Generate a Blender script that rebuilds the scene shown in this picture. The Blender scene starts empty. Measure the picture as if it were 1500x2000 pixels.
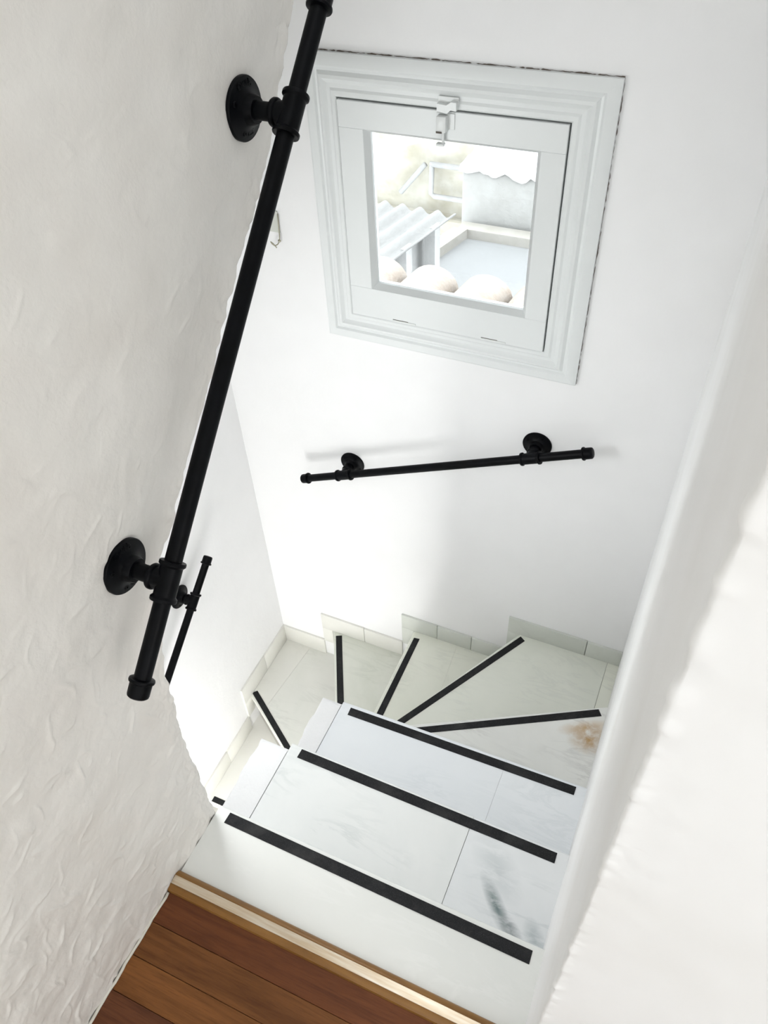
import bpy, bmesh, math, random
import numpy as np
from mathutils import Vector, Matrix

# ------------------------------------------------------------------ camera, world, lights, exposure
SC = bpy.context.scene
COL = SC.collection
F_PX = 1543.8
cam_d = bpy.data.cameras.new('camera')
cam = bpy.data.objects.new('camera', cam_d)
COL.objects.link(cam)
cam_d.sensor_fit = 'VERTICAL'
cam_d.sensor_height = 36.0
cam_d.lens = F_PX / 2000 * 36.0
cam_d.clip_start = 0.02
RIGHT = Vector((0.9130595, 0.40583606, -0.04024226))
UP = Vector((-0.26294443, 0.66124534, 0.70257728))
FWD = Vector((-0.3117412, 0.63091338, -0.71046867))
m = Matrix((RIGHT, UP, -FWD)).transposed().to_4x4()
m.translation = Vector((0.71724, -0.53670, 1.70794))
cam.matrix_world = m
SC.camera = cam

SC.view_settings.view_transform = 'Standard'
SC.view_settings.look = 'None'
SC.view_settings.gamma = 1.0
SC.view_settings.exposure = 0.21
SC.view_settings.use_curve_mapping = False
SC.cycles.use_denoising = True
SC.cycles.use_light_tree = False
SC.cycles.caustics_reflective = False
SC.cycles.glossy_bounces = 2
SC.cycles.max_bounces = 7
SC.cycles.diffuse_bounces = 4
SC.cycles.adaptive_threshold = 0.08
SC.cycles.adaptive_min_samples = 16

world = bpy.data.worlds.new('daylight'); SC.world = world
world.use_nodes = True
bg = world.node_tree.nodes['Background']
bg.inputs[0].default_value = (0.93, 0.97, 1.0, 1)
bg.inputs[1].default_value = 5.2

def lamp(name, kind, loc, target, energy, color=(1, 1, 1), size=None):
    d = bpy.data.lights.new(name, kind); d.energy = energy; d.color = color
    if kind == 'AREA':
        d.shape = 'RECTANGLE'; d.size, d.size_y = size
    o = bpy.data.objects.new(name, d); COL.objects.link(o)
    o.location = loc
    o.rotation_euler = (Vector(target) - Vector(loc)).to_track_quat('-Z', 'Y').to_euler()
    return o
sun = lamp('sun', 'SUN', (3, 4, 8), (1.2, 4.6, 0), 1.3, (1.0, 0.97, 0.9)); sun.data.angle = 0.02
# daylight from the room window behind the camera; side light is added fill, no window there
lamp('room_window_light', 'AREA', (0.80, -3.2, 1.35), (0.8, 0, 1.2), 18.5, (0.93, 0.97, 1.0), (2.0, 1.9))
lamp('room_side_fill', 'AREA', (2.5, -1.7, 1.35), (0, -1.2, 1.1), 25, (1.0, 0.98, 0.955), (1.6, 1.6))
# lamp of the hall at the foot of the stairs, then added unseen fills under the soffit and atop the shaft
lamp('hall_light', 'AREA', (-0.16, -0.45, -1.35), (-0.80, 0.65, -1.15), 16.5, (1.0, 1.0, 0.985), (0.25, 0.9))
lamp('soffit_fill', 'AREA', (-0.36, 0.20, 0.66), (0.35, 0.80, -0.05), 5.3, (0.95, 0.98, 1.0), (0.45, 0.4))
lamp('shaft_fill', 'AREA', (0.38, 0.45, 2.42), (0.38, 0.45, 0), 2.8, (0.95, 0.98, 1.0), (0.5, 1.2))
# sampling portal in the window opening
wp = lamp('window_portal', 'AREA', (0.035, 1.49, 0.765), (0.035, 0, 0.765), 1, (1, 1, 1), (0.68, 0.70)); wp.data.cycles.is_portal = True

# ------------------------------------------------------------------ helpers
rng = random.Random(7)
nrs = np.random.RandomState(11)

def setp(o, label=None, category=None, group=None, kind=None):
    if label: o['label'] = label
    if category: o['category'] = category
    if group: o['group'] = group
    if kind: o['kind'] = kind
    return o

def child(o, parent):
    if parent is not None:
        o.parent = parent
        o.matrix_parent_inverse = Matrix.Translation(-WLOC.get(parent.name, Vector((0, 0, 0))))
    return o
WLOC = {}

def empty(name, loc, parent=None):
    o = bpy.data.objects.new(name, None); COL.objects.link(o)
    o.empty_display_size = 0.05
    o.location = loc
    WLOC[o.name] = Vector(loc)
    if parent is not None: child(o, parent)
    return o

def from_bm(name, bm, mat, parent=None, smooth=False, angle=None):
    me = bpy.data.meshes.new(name)
    bmesh.ops.recalc_face_normals(bm, faces=bm.faces)
    bm.to_mesh(me); bm.free()
    if mat: me.materials.append(mat)
    if smooth:
        me.polygons.foreach_set('use_smooth', [True] * len(me.polygons))
        if angle is not None: me.set_sharp_from_angle(angle=math.radians(angle))
    o = bpy.data.objects.new(name, me); COL.objects.link(o)
    child(o, parent)
    return o

def bm_box(bm, x0, x1, y0, y1, z0, z1):
    vs = [bm.verts.new(p) for p in ((x0,y0,z0),(x1,y0,z0),(x1,y1,z0),(x0,y1,z0),(x0,y0,z1),(x1,y0,z1),(x1,y1,z1),(x0,y1,z1))]
    for f in ((0,3,2,1),(4,5,6,7),(0,1,5,4),(1,2,6,5),(2,3,7,6),(3,0,4,7)):
        bm.faces.new([vs[i] for i in f])
    return vs

def box(name, x0, x1, y0, y1, z0, z1, mat, parent=None, bev=0.0, seg=2):
    bm = bmesh.new(); bm_box(bm, x0, x1, y0, y1, z0, z1)
    if bev: bmesh.ops.bevel(bm, geom=bm.edges[:], offset=bev, segments=seg, profile=0.5, affect='EDGES')
    return from_bm(name, bm, mat, parent, bool(bev), 40 if bev else None)

def bm_prism(bm, poly, z0, z1):
    lo = [bm.verts.new((x, y, z0)) for x, y in poly]; hi = [bm.verts.new((x, y, z1)) for x, y in poly]
    n = len(poly)
    bm.faces.new(lo[::-1]); bm.faces.new(hi)
    for i in range(n):
        j = (i + 1) % n
        bm.faces.new((lo[i], lo[j], hi[j], hi[i]))

def prism(name, poly, z0, z1, mat, parent=None, bev=0.0, seg=2):
    bm = bmesh.new(); bm_prism(bm, poly, z0, z1)
    bmesh.ops.recalc_face_normals(bm, faces=bm.faces)
    if bev: bmesh.ops.bevel(bm, geom=bm.edges[:], offset=bev, segments=seg, profile=0.5, affect='EDGES')
    return from_bm(name, bm, mat, parent, bool(bev), 40 if bev else None)

def frame_of(d):
    d = Vector(d).normalized()
    a = Vector((0, 0, 1)) if abs(d.z) < 0.9 else Vector((1, 0, 0))
    u = d.cross(a).normalized(); v = d.cross(u).normalized()
    return d, u, v

def bm_lathe(bm, p0, d, prof, n=32, close=True):
    d, u, v = frame_of(d); p0 = Vector(p0)
    rings = []
    for s, r in prof:
        rings.append([bm.verts.new(p0 + d * s + (u * math.cos(2*math.pi*k/n) + v * math.sin(2*math.pi*k/n)) * r) for k in range(n)])
    for a, b in zip(rings, rings[1:]):
        for k in range(n):
            j = (k + 1) % n
            bm.faces.new((a[k], a[j], b[j], b[k]))
    if close:
        bm.faces.new(rings[0][::-1]); bm.faces.new(rings[-1])

def lathe(name, p0, d, prof, mat, parent=None, n=32):
    bm = bmesh.new(); bm_lathe(bm, p0, d, prof, n)
    return from_bm(name, bm, mat, parent, True, 35)

def bm_tube(bm, pts, r, n=10):
    pts = [Vector(p) for p in pts]
    rings = []
    pu = None
    for i, p in enumerate(pts):
        t = (pts[min(i+1, len(pts)-1)] - pts[max(i-1, 0)]).normalized()
        if pu is None: _, u, v = frame_of(t)
        else:
            u = (pu - t * pu.dot(t)).normalized(); v = t.cross(u).normalized()
        pu = u
        rings.append([bm.verts.new(p + (u*math.cos(2*math.pi*k/n) + v*math.sin(2*math.pi*k/n))*r) for k in range(n)])
    for a, b in zip(rings, rings[1:]):
        for k in range(n):
            j = (k+1) % n
            bm.faces.new((a[k], a[j], b[j], b[k]))
    bm.faces.new(rings[0][::-1]); bm.faces.new(rings[-1])

# 2D noise fields in numpy (for real plaster relief)
def vnoise(x, y, seed):
    r = np.random.RandomState(seed); N = 128
    g = r.rand(N, N)
    xi = np.floor(x).astype(int); yi = np.floor(y).astype(int)
    fx = x - xi; fy = y - yi
    fx = fx*fx*(3-2*fx); fy = fy*fy*(3-2*fy)
    a = g[xi % N, yi % N]; b = g[(xi+1) % N, yi % N]; c = g[xi % N, (yi+1) % N]; d = g[(xi+1) % N, (yi+1) % N]
    return (a*(1-fx)+b*fx)*(1-fy) + (c*(1-fx)+d*fx)*fy - 0.5

def fbm(x, y, seed, octs=4):
    s = 0; a = 1.0
    for k in range(octs):
        s = s + a*vnoise(x*2**k + 17.3*k, y*2**k + 9.1*k, seed + k); a *= 0.5
    return s

# ------------------------------------------------------------------ materials (procedural)
def new_mat(name):
    mt = bpy.data.materials.new(name); mt.use_nodes = True
    nt = mt.node_tree; b = nt.nodes['Principled BSDF']
    return mt, nt, b

def N(nt, t, **kw):
    n = nt.nodes.new(t)
    for k, v in kw.items():
        if k.startswith('i_'): n.inputs[k[2:].replace('_', ' ')].default_value = v
        else: setattr(n, k, v)
    return n

def coords(nt, scale=(1, 1, 1), rot=(0, 0, 0), loc=(0, 0, 0)):
    tc = N(nt, 'ShaderNodeTexCoord'); mp = N(nt, 'ShaderNodeMapping')
    nt.links.new(tc.outputs['Object'], mp.inputs['Vector'])
    mp.inputs['Scale'].default_value = scale; mp.inputs['Rotation'].default_value = rot; mp.inputs['Location'].default_value = loc
    return mp.outputs['Vector']

def ramp(nt, fac, stops):
    r = N(nt, 'ShaderNodeValToRGB'); e = r.color_ramp.elements
    while len(e) < len(stops): e.new(0.5)
    for el, (p, c) in zip(e, stops):
        el.position = p; el.color = c if len(c) == 4 else (*c, 1)
    nt.links.new(fac, r.inputs['Fac'])
    return r.outputs['Color']

def mix(nt, fac, a, b, blend='MIX'):
    n = N(nt, 'ShaderNodeMix', data_type='RGBA', blend_type=blend)
    if isinstance(fac, (int, float)): n.inputs[0].default_value = fac
    else: nt.links.new(fac, n.inputs[0])
    for k, v in ((6, a), (7, b)):
        if isinstance(v, tuple): n.inputs[k].default_value = v if len(v) == 4 else (*v, 1)
        else: nt.links.new(v, n.inputs[k])
    return n.outputs[2]

def noise(nt, vec, scale, detail=4, rough=0.55, dist=0.0):
    n = N(nt, 'ShaderNodeTexNoise'); n.inputs['Scale'].default_value = scale; n.inputs['Detail'].default_value = detail
    n.inputs['Roughness'].default_value = rough; n.inputs['Distortion'].default_value = dist
    nt.links.new(vec, n.inputs['Vector'])
    return n.outputs['Fac']

def bump(nt, b, height, strength, dist=0.01, prev=None):
    n = N(nt, 'ShaderNodeBump'); n.inputs['Strength'].default_value = strength; n.inputs['Distance'].default_value = dist
    nt.links.new(height, n.inputs['Height'])
    if prev is not None: nt.links.new(prev, n.inputs['Normal'])
    nt.links.new(n.outputs['Normal'], b.inputs['Normal'])
    return n.outputs['Normal']

def plaster(name, col, dirt, fine=0.25, coarse=0.3, rough=0.75, spots=0.0, grain=False):
    mt, nt, b = new_mat(name)
    v = coords(nt)
    n1 = noise(nt, v, 5.0, 2, 0.6)
    c = mix(nt, ramp(nt, n1, [(0.42, (0, 0, 0)), (0.75, (1, 1, 1))]), col, dirt)
    if spots:
        s = noise(nt, v, 55, 2, 0.5)
        c = mix(nt, ramp(nt, s, [(0.76, (0, 0, 0)), (0.79, (spots,)*3)]), c, (0.30, 0.27, 0.22))
    nt.links.new(c, b.inputs['Base Color'])
    b.inputs['Roughness'].default_value = rough
    h1 = noise(nt, v, 14, 4, 0.62, 0.0)
    p = bump(nt, b, h1, coarse, 0.012)
    if grain: bump(nt, b, noise(nt, v, 120, 2, 0.6), fine, 0.002, p)
    return mt

M_PL_LEFT = plaster('rough_painted_plaster', (0.82, 0.80, 0.76), (0.765, 0.735, 0.69), 0.35, 0.18, 0.55, grain=True)
M_PL_BACK = plaster('smooth_painted_plaster', (0.90, 0.90, 0.90), (0.88, 0.88, 0.878), 0.12, 0.16, 0.6)
M_PL_RIGHT = plaster('worn_painted_plaster', (0.895, 0.895, 0.895), (0.85, 0.845, 0.835), 0.12, 0.05, 0.5)
M_PL_SPINE = plaster('grainy_painted_plaster', (0.88, 0.88, 0.885), (0.84, 0.84, 0.84), 0.7, 0.25, 0.7, grain=True)
M_CEIL = plaster('ceiling_paint', (0.85, 0.85, 0.84), (0.83, 0.83, 0.82))

def paint(name, col, rough=0.4, b_s=0.05):
    mt, nt, b = new_mat(name)
    v = coords(nt)
    c = mix(nt, noise(nt, v, 9, 4), col, tuple(x*0.94 for x in col))
    nt.links.new(c, b.inputs['Base Color'])
    b.inputs['Roughness'].default_value = rough
    bump(nt, b, noise(nt, v, 60, 4), b_s, 0.002)
    return mt
M_WHITE = paint('white_gloss_paint', (0.80, 0.825, 0.82), 0.35, 0.15)
M_LATCH = paint('painted_latch_metal', (0.78, 0.80, 0.79), 0.3, 0.1)
M_DARK = paint('dark_gap', (0.10, 0.085, 0.07), 0.8)
M_CRACK = paint('crack_shade', (0.16, 0.13, 0.11), 0.9)
M_CAULK = paint('old_caulk', (0.70, 0.68, 0.60), 0.6, 0.4)

def black_iron():
    mt, nt, b = new_mat('black_iron')
    v = coords(nt)
    c = ramp(nt, noise(nt, v, 40, 4), [(0.3, (0.0012, 0.0014, 0.0018)), (0.8, (0.0035, 0.004, 0.0055))])
    nt.links.new(c, b.inputs['Base Color'])
    b.inputs['Roughness'].default_value = 0.42
    b.inputs['Specular IOR Level'].default_value = 0.09
    bump(nt, b, noise(nt, v, 400, 3), 0.12, 0.001)
    return mt
M_IRON = black_iron()

def tape():
    mt, nt, b = new_mat('anti_slip_grit')
    v = coords(nt)
    g = noise(nt, v, 900, 2, 0.6)
    c = ramp(nt, g, [(0.35, (0.008, 0.008, 0.009)), (0.62, (0.022, 0.023, 0.025)), (0.78, (0.12, 0.12, 0.12))])
    w = noise(nt, v, 14, 4, 0.6)
    c = mix(nt, ramp(nt, w, [(0.5, (0, 0, 0)), (0.8, (0.55,)*3)]), c, (0.07, 0.07, 0.068))
    nt.links.new(c, b.inputs['Base Color'])
    b.inputs['Roughness'].default_value = 0.75
    b.inputs['Specular IOR Level'].default_value = 0.25
    bump(nt, b, g, 0.6, 0.002)
    return mt
M_TAPE = tape()

def marble(name, base, cloud, vein, seed, vein_amt=0.35, rot=0.6, rough=0.3, stain=None, dark=None):
    mt, nt, b = new_mat(name)
    v = coords(nt, (1, 1, 1), (0, 0, rot), (seed*3.1, seed*1.7, 0))
    n1 = noise(nt, v, 3.2, 5, 0.6, 0.6)
    c = mix(nt, ramp(nt, n1, [(0.38, (0, 0, 0)), (0.68, (1, 1, 1))]), base, cloud)
    vs = coords(nt, (1.0, 4.5, 1), (0, 0, rot), (seed*2.3, seed*5.1, 0))
    n2 = noise(nt, vs, 2.6, 7, 0.62, 1.2)
    va = ramp(nt, n2, [(0.46, (0, 0, 0)), (0.505, (vein_amt,)*3), (0.55, (0, 0, 0))])
    msk = ramp(nt, noise(nt, v, 4.0, 2), [(0.45, (0, 0, 0)), (0.65, (1, 1, 1))])
    c = mix(nt, mix(nt, 1.0, va, msk, 'MULTIPLY'), c, vein)
    tc = N(nt, 'ShaderNodeTexCoord')
    def blob(center, sx, sy, ang):
        mp = N(nt, 'ShaderNodeMapping'); mp.vector_type = 'TEXTURE'
        mp.inputs['Location'].default_value = (center[0], center[1], center[2])
        mp.inputs['Rotation'].default_value = (0, 0, ang)
        mp.inputs['Scale'].default_value = (sx, sy, 1)
        nt.links.new(tc.outputs['Object'], mp.inputs['Vector'])
        ln = N(nt, 'ShaderNodeVectorMath', operation='LENGTH'); nt.links.new(mp.outputs['Vector'], ln.inputs[0])
        return ln.outputs['Value'], mp.outputs['Vector']
    for kind, spec in (('stain', stain), ('dark', dark)):
        if not spec: continue
        for cen, sx, sy, ang, col, amt in spec:
            d, lv = blob(cen, sx, sy, ang)
            fall = ramp(nt, d, [(0.0, (1, 1, 1)), (1.0, (0, 0, 0))])
            nn = noise(nt, coords(nt, (9, 30, 1), (0, 0, -ang)) if kind == 'dark' else coords(nt, (14, 14, 1)), 1.6, 6, 0.68, 0.4)
            mk = ramp(nt, nn, [(0.30, (0, 0, 0)), (0.56, (amt,)*3)])
            c = mix(nt, mix(nt, 1.0, fall, mk, 'MULTIPLY'), c, col)
    nt.links.new(c, b.inputs['Base Color'])
    b.inputs['Roughness'].default_value = rough
    return mt

# grey-white marble of the upper flight, greener marble of the winders
GW = (0.86, 0.87, 0.855); GC = (0.80, 0.82, 0.81)
M_T1 = marble('marble_landing', (0.80, 0.805, 0.775), (0.775, 0.785, 0.755), (0.9, 0.9, 0.88), 1, 0.3, 0.4)
M_T2A = marble('marble_pale_cloud', GW, GC, (0.60, 0.64, 0.63), 2, 0.45, 1.2)
M_T2B = marble('marble_dark_veined', (0.87, 0.885, 0.89), (0.80, 0.82, 0.83), (0.5, 0.55, 0.56), 3, 0.4, 1.0,
               dark=[((0.625, 0.110, -0.211), 0.085, 0.020, -0.85, (0.10, 0.16, 0.16), 1.0),
                     ((0.672, 0.072, -0.211), 0.055, 0.020, -0.75, (0.12, 0.15, 0.16), 0.95),
                     ((0.725, 0.075, -0.211), 0.05, 0.025, -1.0, (0.25, 0.32, 0.33), 0.7),
                     ((0.60, 0.19, -0.211), 0.10, 0.05, -0.8, (0.45, 0.50, 0.51), 0.5)])
M_T3 = marble('marble_blue_white', (0.88, 0.905, 0.925), (0.85, 0.88, 0.905), (0.68, 0.73, 0.75), 4, 0.3, 0.8)
M_T4 = marble('marble_rust_stained', (0.84, 0.845, 0.81), (0.77, 0.775, 0.74), (0.50, 0.50, 0.48), 5, 0.4, 0.9,
              stain=[((0.728, 0.850, -0.633), 0.085, 0.060, 0.3, (0.42, 0.22, 0.03), 1.0),
                     ((0.70, 0.885, -0.633), 0.10, 0.03, 0.5, (0.50, 0.30, 0.10), 0.8)])
M_T5 = marble('marble_grey_green', (0.80, 0.815, 0.735), (0.75, 0.77, 0.69), (0.5, 0.52, 0.5), 6, 0.18, 0.3)
M_T6 = marble('marble_olive_grey', (0.83, 0.84, 0.745), (0.78, 0.795, 0.70), (0.47, 0.49, 0.45), 7, 0.4, 1.4)
M_T7 = marble('marble_green_cloud', (0.77, 0.78, 0.71), (0.69, 0.71, 0.63), (0.46, 0.49, 0.42), 8, 0.4, 0.1)
M_T8 = marble('marble_cream_grey', (0.82, 0.82, 0.77), (0.77, 0.78, 0.725), (0.56, 0.57, 0.53), 9, 0.3, 0.9)
M_T9 = marble('marble_cream', (0.83, 0.825, 0.775), (0.80, 0.795, 0.745), (0.66, 0.65, 0.60), 10, 0.2, 0.7)
M_SK = marble('marble_skirting', (0.67, 0.69, 0.64), (0.61, 0.635, 0.58), (0.52, 0.53, 0.48), 12, 0.3, 0.2)
M_SKW = marble('marble_skirting_pale', (0.80, 0.795, 0.745), (0.77, 0.765, 0.71), (0.68, 0.67, 0.62), 13, 0.2, 0.2)
M_GROUT = paint('grey_grout', (0.42, 0.41, 0.38), 0.85)

def wood(name, a, b_, seed, rough=0.3):
    mt, nt, b = new_mat(name)
    v = coords(nt, (1.2, 16, 1), (0, 0, 0), (seed*1.9, seed*0.7, 0))
    n1 = noise(nt, v, 3.0, 8, 0.65, 0.7)
    c = ramp(nt, n1, [(0.30, a), (0.52, b_), (0.72, tuple(x*1.25 for x in b_))])
    n2 = noise(nt, coords(nt, (5, 90, 1), (0, 0, 0), (seed, seed, 0)), 4.0, 4, 0.6)
    c = mix(nt, ramp(nt, n2, [(0.5, (0, 0, 0)), (0.75, (0.5,)*3)]), c, tuple(x*0.55 for x in a))
    k = noise(nt, coords(nt, (4, 9, 1), (0, 0, 0), (seed*0.37, seed*1.3, 0)), 2.2, 2, 0.5, 0.5)
    c = mix(nt, ramp(nt, k, [(0.70, (0, 0, 0)), (0.80, (0.7,)*3)]), c, tuple(x*0.35 for x in a))
    nt.links.new(c, b.inputs['Base Color'])
    b.inputs['Roughness'].default_value = 0.38
    b.inputs['Specular IOR Level'].default_value = 0.2
    bump(nt, b, n2, 0.05, 0.001)
    return mt
M_WOODS = [wood('wood_red_brown', (0.085, 0.027, 0.010), (0.145, 0.048, 0.017), 1),
           wood('wood_brown', (0.10, 0.036, 0.011), (0.17, 0.066, 0.020), 2),
           wood('wood_amber', (0.12, 0.043, 0.012), (0.20, 0.078, 0.023), 3),
           wood('wood_dark', (0.075, 0.027, 0.013), (0.13, 0.047, 0.020), 4)]

def trim_mat():
    mt, nt, b = new_mat('varnished_oak_trim')
    v = coords(nt, (1.5, 22, 8))
    n1 = noise(nt, v, 3.0, 7, 0.6, 0.4)
    c = ramp(nt, n1, [(0.3, (0.17, 0.075, 0.016)), (0.6, (0.27, 0.13, 0.032)), (0.8, (0.34, 0.18, 0.06))])
    nt.links.new(c, b.inputs['Base Color'])
    b.inputs['Roughness'].default_value = 0.3
    b.inputs['Specular IOR Level'].default_value = 0.35
    return mt
M_TRIM = trim_mat()

def glass():
    mt = bpy.data.materials.new('window_glass'); mt.use_nodes = True
    nt = mt.node_tree; nt.nodes.clear()
    out = N(nt, 'ShaderNodeOutputMaterial'); t = N(nt, 'ShaderNodeBsdfTransparent'); g = N(nt, 'ShaderNodeBsdfGlossy')
    t.inputs[0].default_value = (0.97, 0.985, 0.98, 1); g.inputs['Roughness'].default_value = 0.02
    fr = N(nt, 'ShaderNodeFresnel'); fr.inputs[0].default_value = 1.45
    mx = N(nt, 'ShaderNodeMixShader')
    nt.links.new(fr.outputs[0], mx.inputs[0]); nt.links.new(t.outputs[0], mx.inputs[1]); nt.links.new(g.outputs[0], mx.inputs[2])
    nt.links.new(mx.outputs[0], out.inputs[0])
    return mt
M_GLASS = glass()

def ext_mat(name, a, b_, scale=6, rough=0.9):
    mt, nt, b = new_mat(name)
    v = coords(nt)
    c = ramp(nt, noise(nt, v, scale, 6, 0.65), [(0.35, a), (0.65, b_)])
    nt.links.new(c, b.inputs['Base Color']); b.inputs['Roughness'].default_value = rough
    bump(nt, b, noise(nt, v, scale*5, 4), 0.3, 0.02)
    return mt
M_EWALL = ext_mat('sunlit_rubble_render', (0.21, 0.195, 0.155), (0.30, 0.29, 0.26), 3)
M_EBLOCK = ext_mat('grey_render', (0.235, 0.232, 0.225), (0.275, 0.275, 0.27), 5)
M_ECAP = ext_mat('whitewash', (0.30, 0.30, 0.30), (0.34, 0.34, 0.34), 5)
M_ETERR = ext_mat('pale_terrace_coating', (0.172, 0.176, 0.181), (0.182, 0.186, 0.191), 2)
M_ECURB = ext_mat('cream_curb', (0.22, 0.21, 0.19), (0.25, 0.24, 0.225), 5)
M_ECORR = ext_mat('fibre_cement', (0.175, 0.175, 0.175), (0.195, 0.195, 0.195), 5)
M_ETILE = ext_mat('faded_clay', (0.235, 0.195, 0.165), (0.275, 0.25, 0.23), 12)
M_EPIPE = ext_mat('grey_pipe', (0.2, 0.2, 0.2), (0.23, 0.23, 0.23), 8)

# ------------------------------------------------------------------ dimensions of the place (metres)
R = 0.211                     # riser
W = 0.75                      # width of the upper flight, X from 0 to W
YF = 1.318                    # far wall with the window
XB = -0.775                   # outer wall of the lower flight
SPX = -0.085                  # left face of the spine wall between the two flights
CEIL = 2.45

# ------------------------------------------------------------------ left wall: rough plaster, sloping free edge
EDGE = [(-0.02, -0.012), (0.0, -0.014), (0.06, -0.019), (0.317, -0.010), (0.511, 0.002), (0.60, 0.020), (0.651, 0.040), (0.749, 0.085), (0.802, 0.145),
        (0.859, 0.207), (0.924, 0.277), (0.953, 0.310), (1.042, 0.390), (1.106, 0.458), (1.222, 0.578), (1.338, 0.652),
        (1.399, 0.710), (1.46, 0.765), (1.60, 0.90), (1.80, 1.10), (2.02, 1.318)]
EZ = np.array([e[0] for e in EDGE]); EY = np.array([e[1] for e in EDGE])
Y0L, Z1L = -0.72, 1.62

def stroke_field(y0, y1, z0, z1, step, count, seed):
    ny = int((y1-y0)/step)+1; nz = int((z1-z0)/step)+1
    H = np.zeros((nz, ny))
    r = np.random.RandomState(seed)
    for _ in range(count):
        cy = r.uniform(y0, y1); cz = r.uniform(z0, z1)
        if r.rand() > (0.4 + 0.6*np.clip(1.15 - cz*0.75, 0, 1)): continue
        L = r.uniform(0.02, 0.085); a0 = r.uniform(0, 2*np.pi); curv = r.uniform(-22, 22)
        n = 26; t = np.linspace(0, L, n); a = a0 + curv*t + 0.25*np.sin(t*90 + r.rand()*6)
        py = cy + np.cumsum(np.cos(a))*L/n; pz = cz + np.cumsum(np.sin(a))*L/n
        w = r.uniform(0.0014, 0.0030); h = r.uniform(0.0005, 0.0021); side = r.choice([-1, 1]); tail = r.uniform(0.006, 0.018)
        i0 = max(int((py.min()-y0-0.02)/step), 0); i1 = min(int((py.max()-y0+0.02)/step)+1, ny)
        k0 = max(int((pz.min()-z0-0.02)/step), 0); k1 = min(int((pz.max()-z0+0.02)/step)+1, nz)
        if i1 <= i0 or k1 <= k0: continue
        yy, zz = np.meshgrid(y0+np.arange(i0, i1)*step, z0+np.arange(k0, k1)*step)
        d2 = (yy[..., None]-py)**2 + (zz[..., None]-pz)**2
        j = d2.argmin(-1); d = np.sqrt(d2.min(-1))
        sg = side*(-(np.sin(a[j]))*(yy-py[j]) + np.cos(a[j])*(zz-pz[j]))
        amp = h*np.sin(np.pi*np.clip((j+1)/n, 0.03, 0.97))
        prof = np.where(sg > 0, np.exp(-(d/w)**2), np.maximum(np.exp(-(d/w)**2), 0.55*np.clip(1-d/tail, 0, 1)**1.5))
        H[k0:k1, i0:i1] = np.maximum(H[k0:k1, i0:i1], amp*prof)
    return H

def sample(H, y0, z0, step, y, z):
    fy = np.clip((y-y0)/step, 0, H.shape[1]-1.001); fz = np.clip((z-z0)/step, 0, H.shape[0]-1.001)
    i = fy.astype(int); k = fz.astype(int); a = fy-i; b = fz-k
    return (H[k, i]*(1-a)+H[k, i+1]*a)*(1-b) + (H[k+1, i]*(1-a)+H[k+1, i+1]*a)*b

def grid_mesh(name, P, mat, parent=None, flip=False):
    nr, nc, _ = P.shape
    me = bpy.data.meshes.new(name)
    idx = np.arange(nr*nc).reshape(nr, nc)
    q = np.stack([idx[:-1, :-1], idx[:-1, 1:], idx[1:, 1:], idx[1:, :-1]], -1).reshape(-1, 4)
    if flip: q = q[:, ::-1]
    me.vertices.add(nr*nc); me.vertices.foreach_set('co', P.reshape(-1).astype(np.float32))
    nf = len(q); me.loops.add(nf*4); me.polygons.add(nf)
    me.loops.foreach_set('vertex_index', q.reshape(-1).astype(np.int32))
    me.polygons.foreach_set('loop_start', (np.arange(nf)*4).astype(np.int32))
    me.polygons.foreach_set('use_smooth', np.ones(nf, bool))
    me.update(); me.validate()
    me.materials.append(mat)
    o = bpy.data.objects.new(name, me); COL.objects.link(o)
    child(o, parent)
    return o

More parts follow.
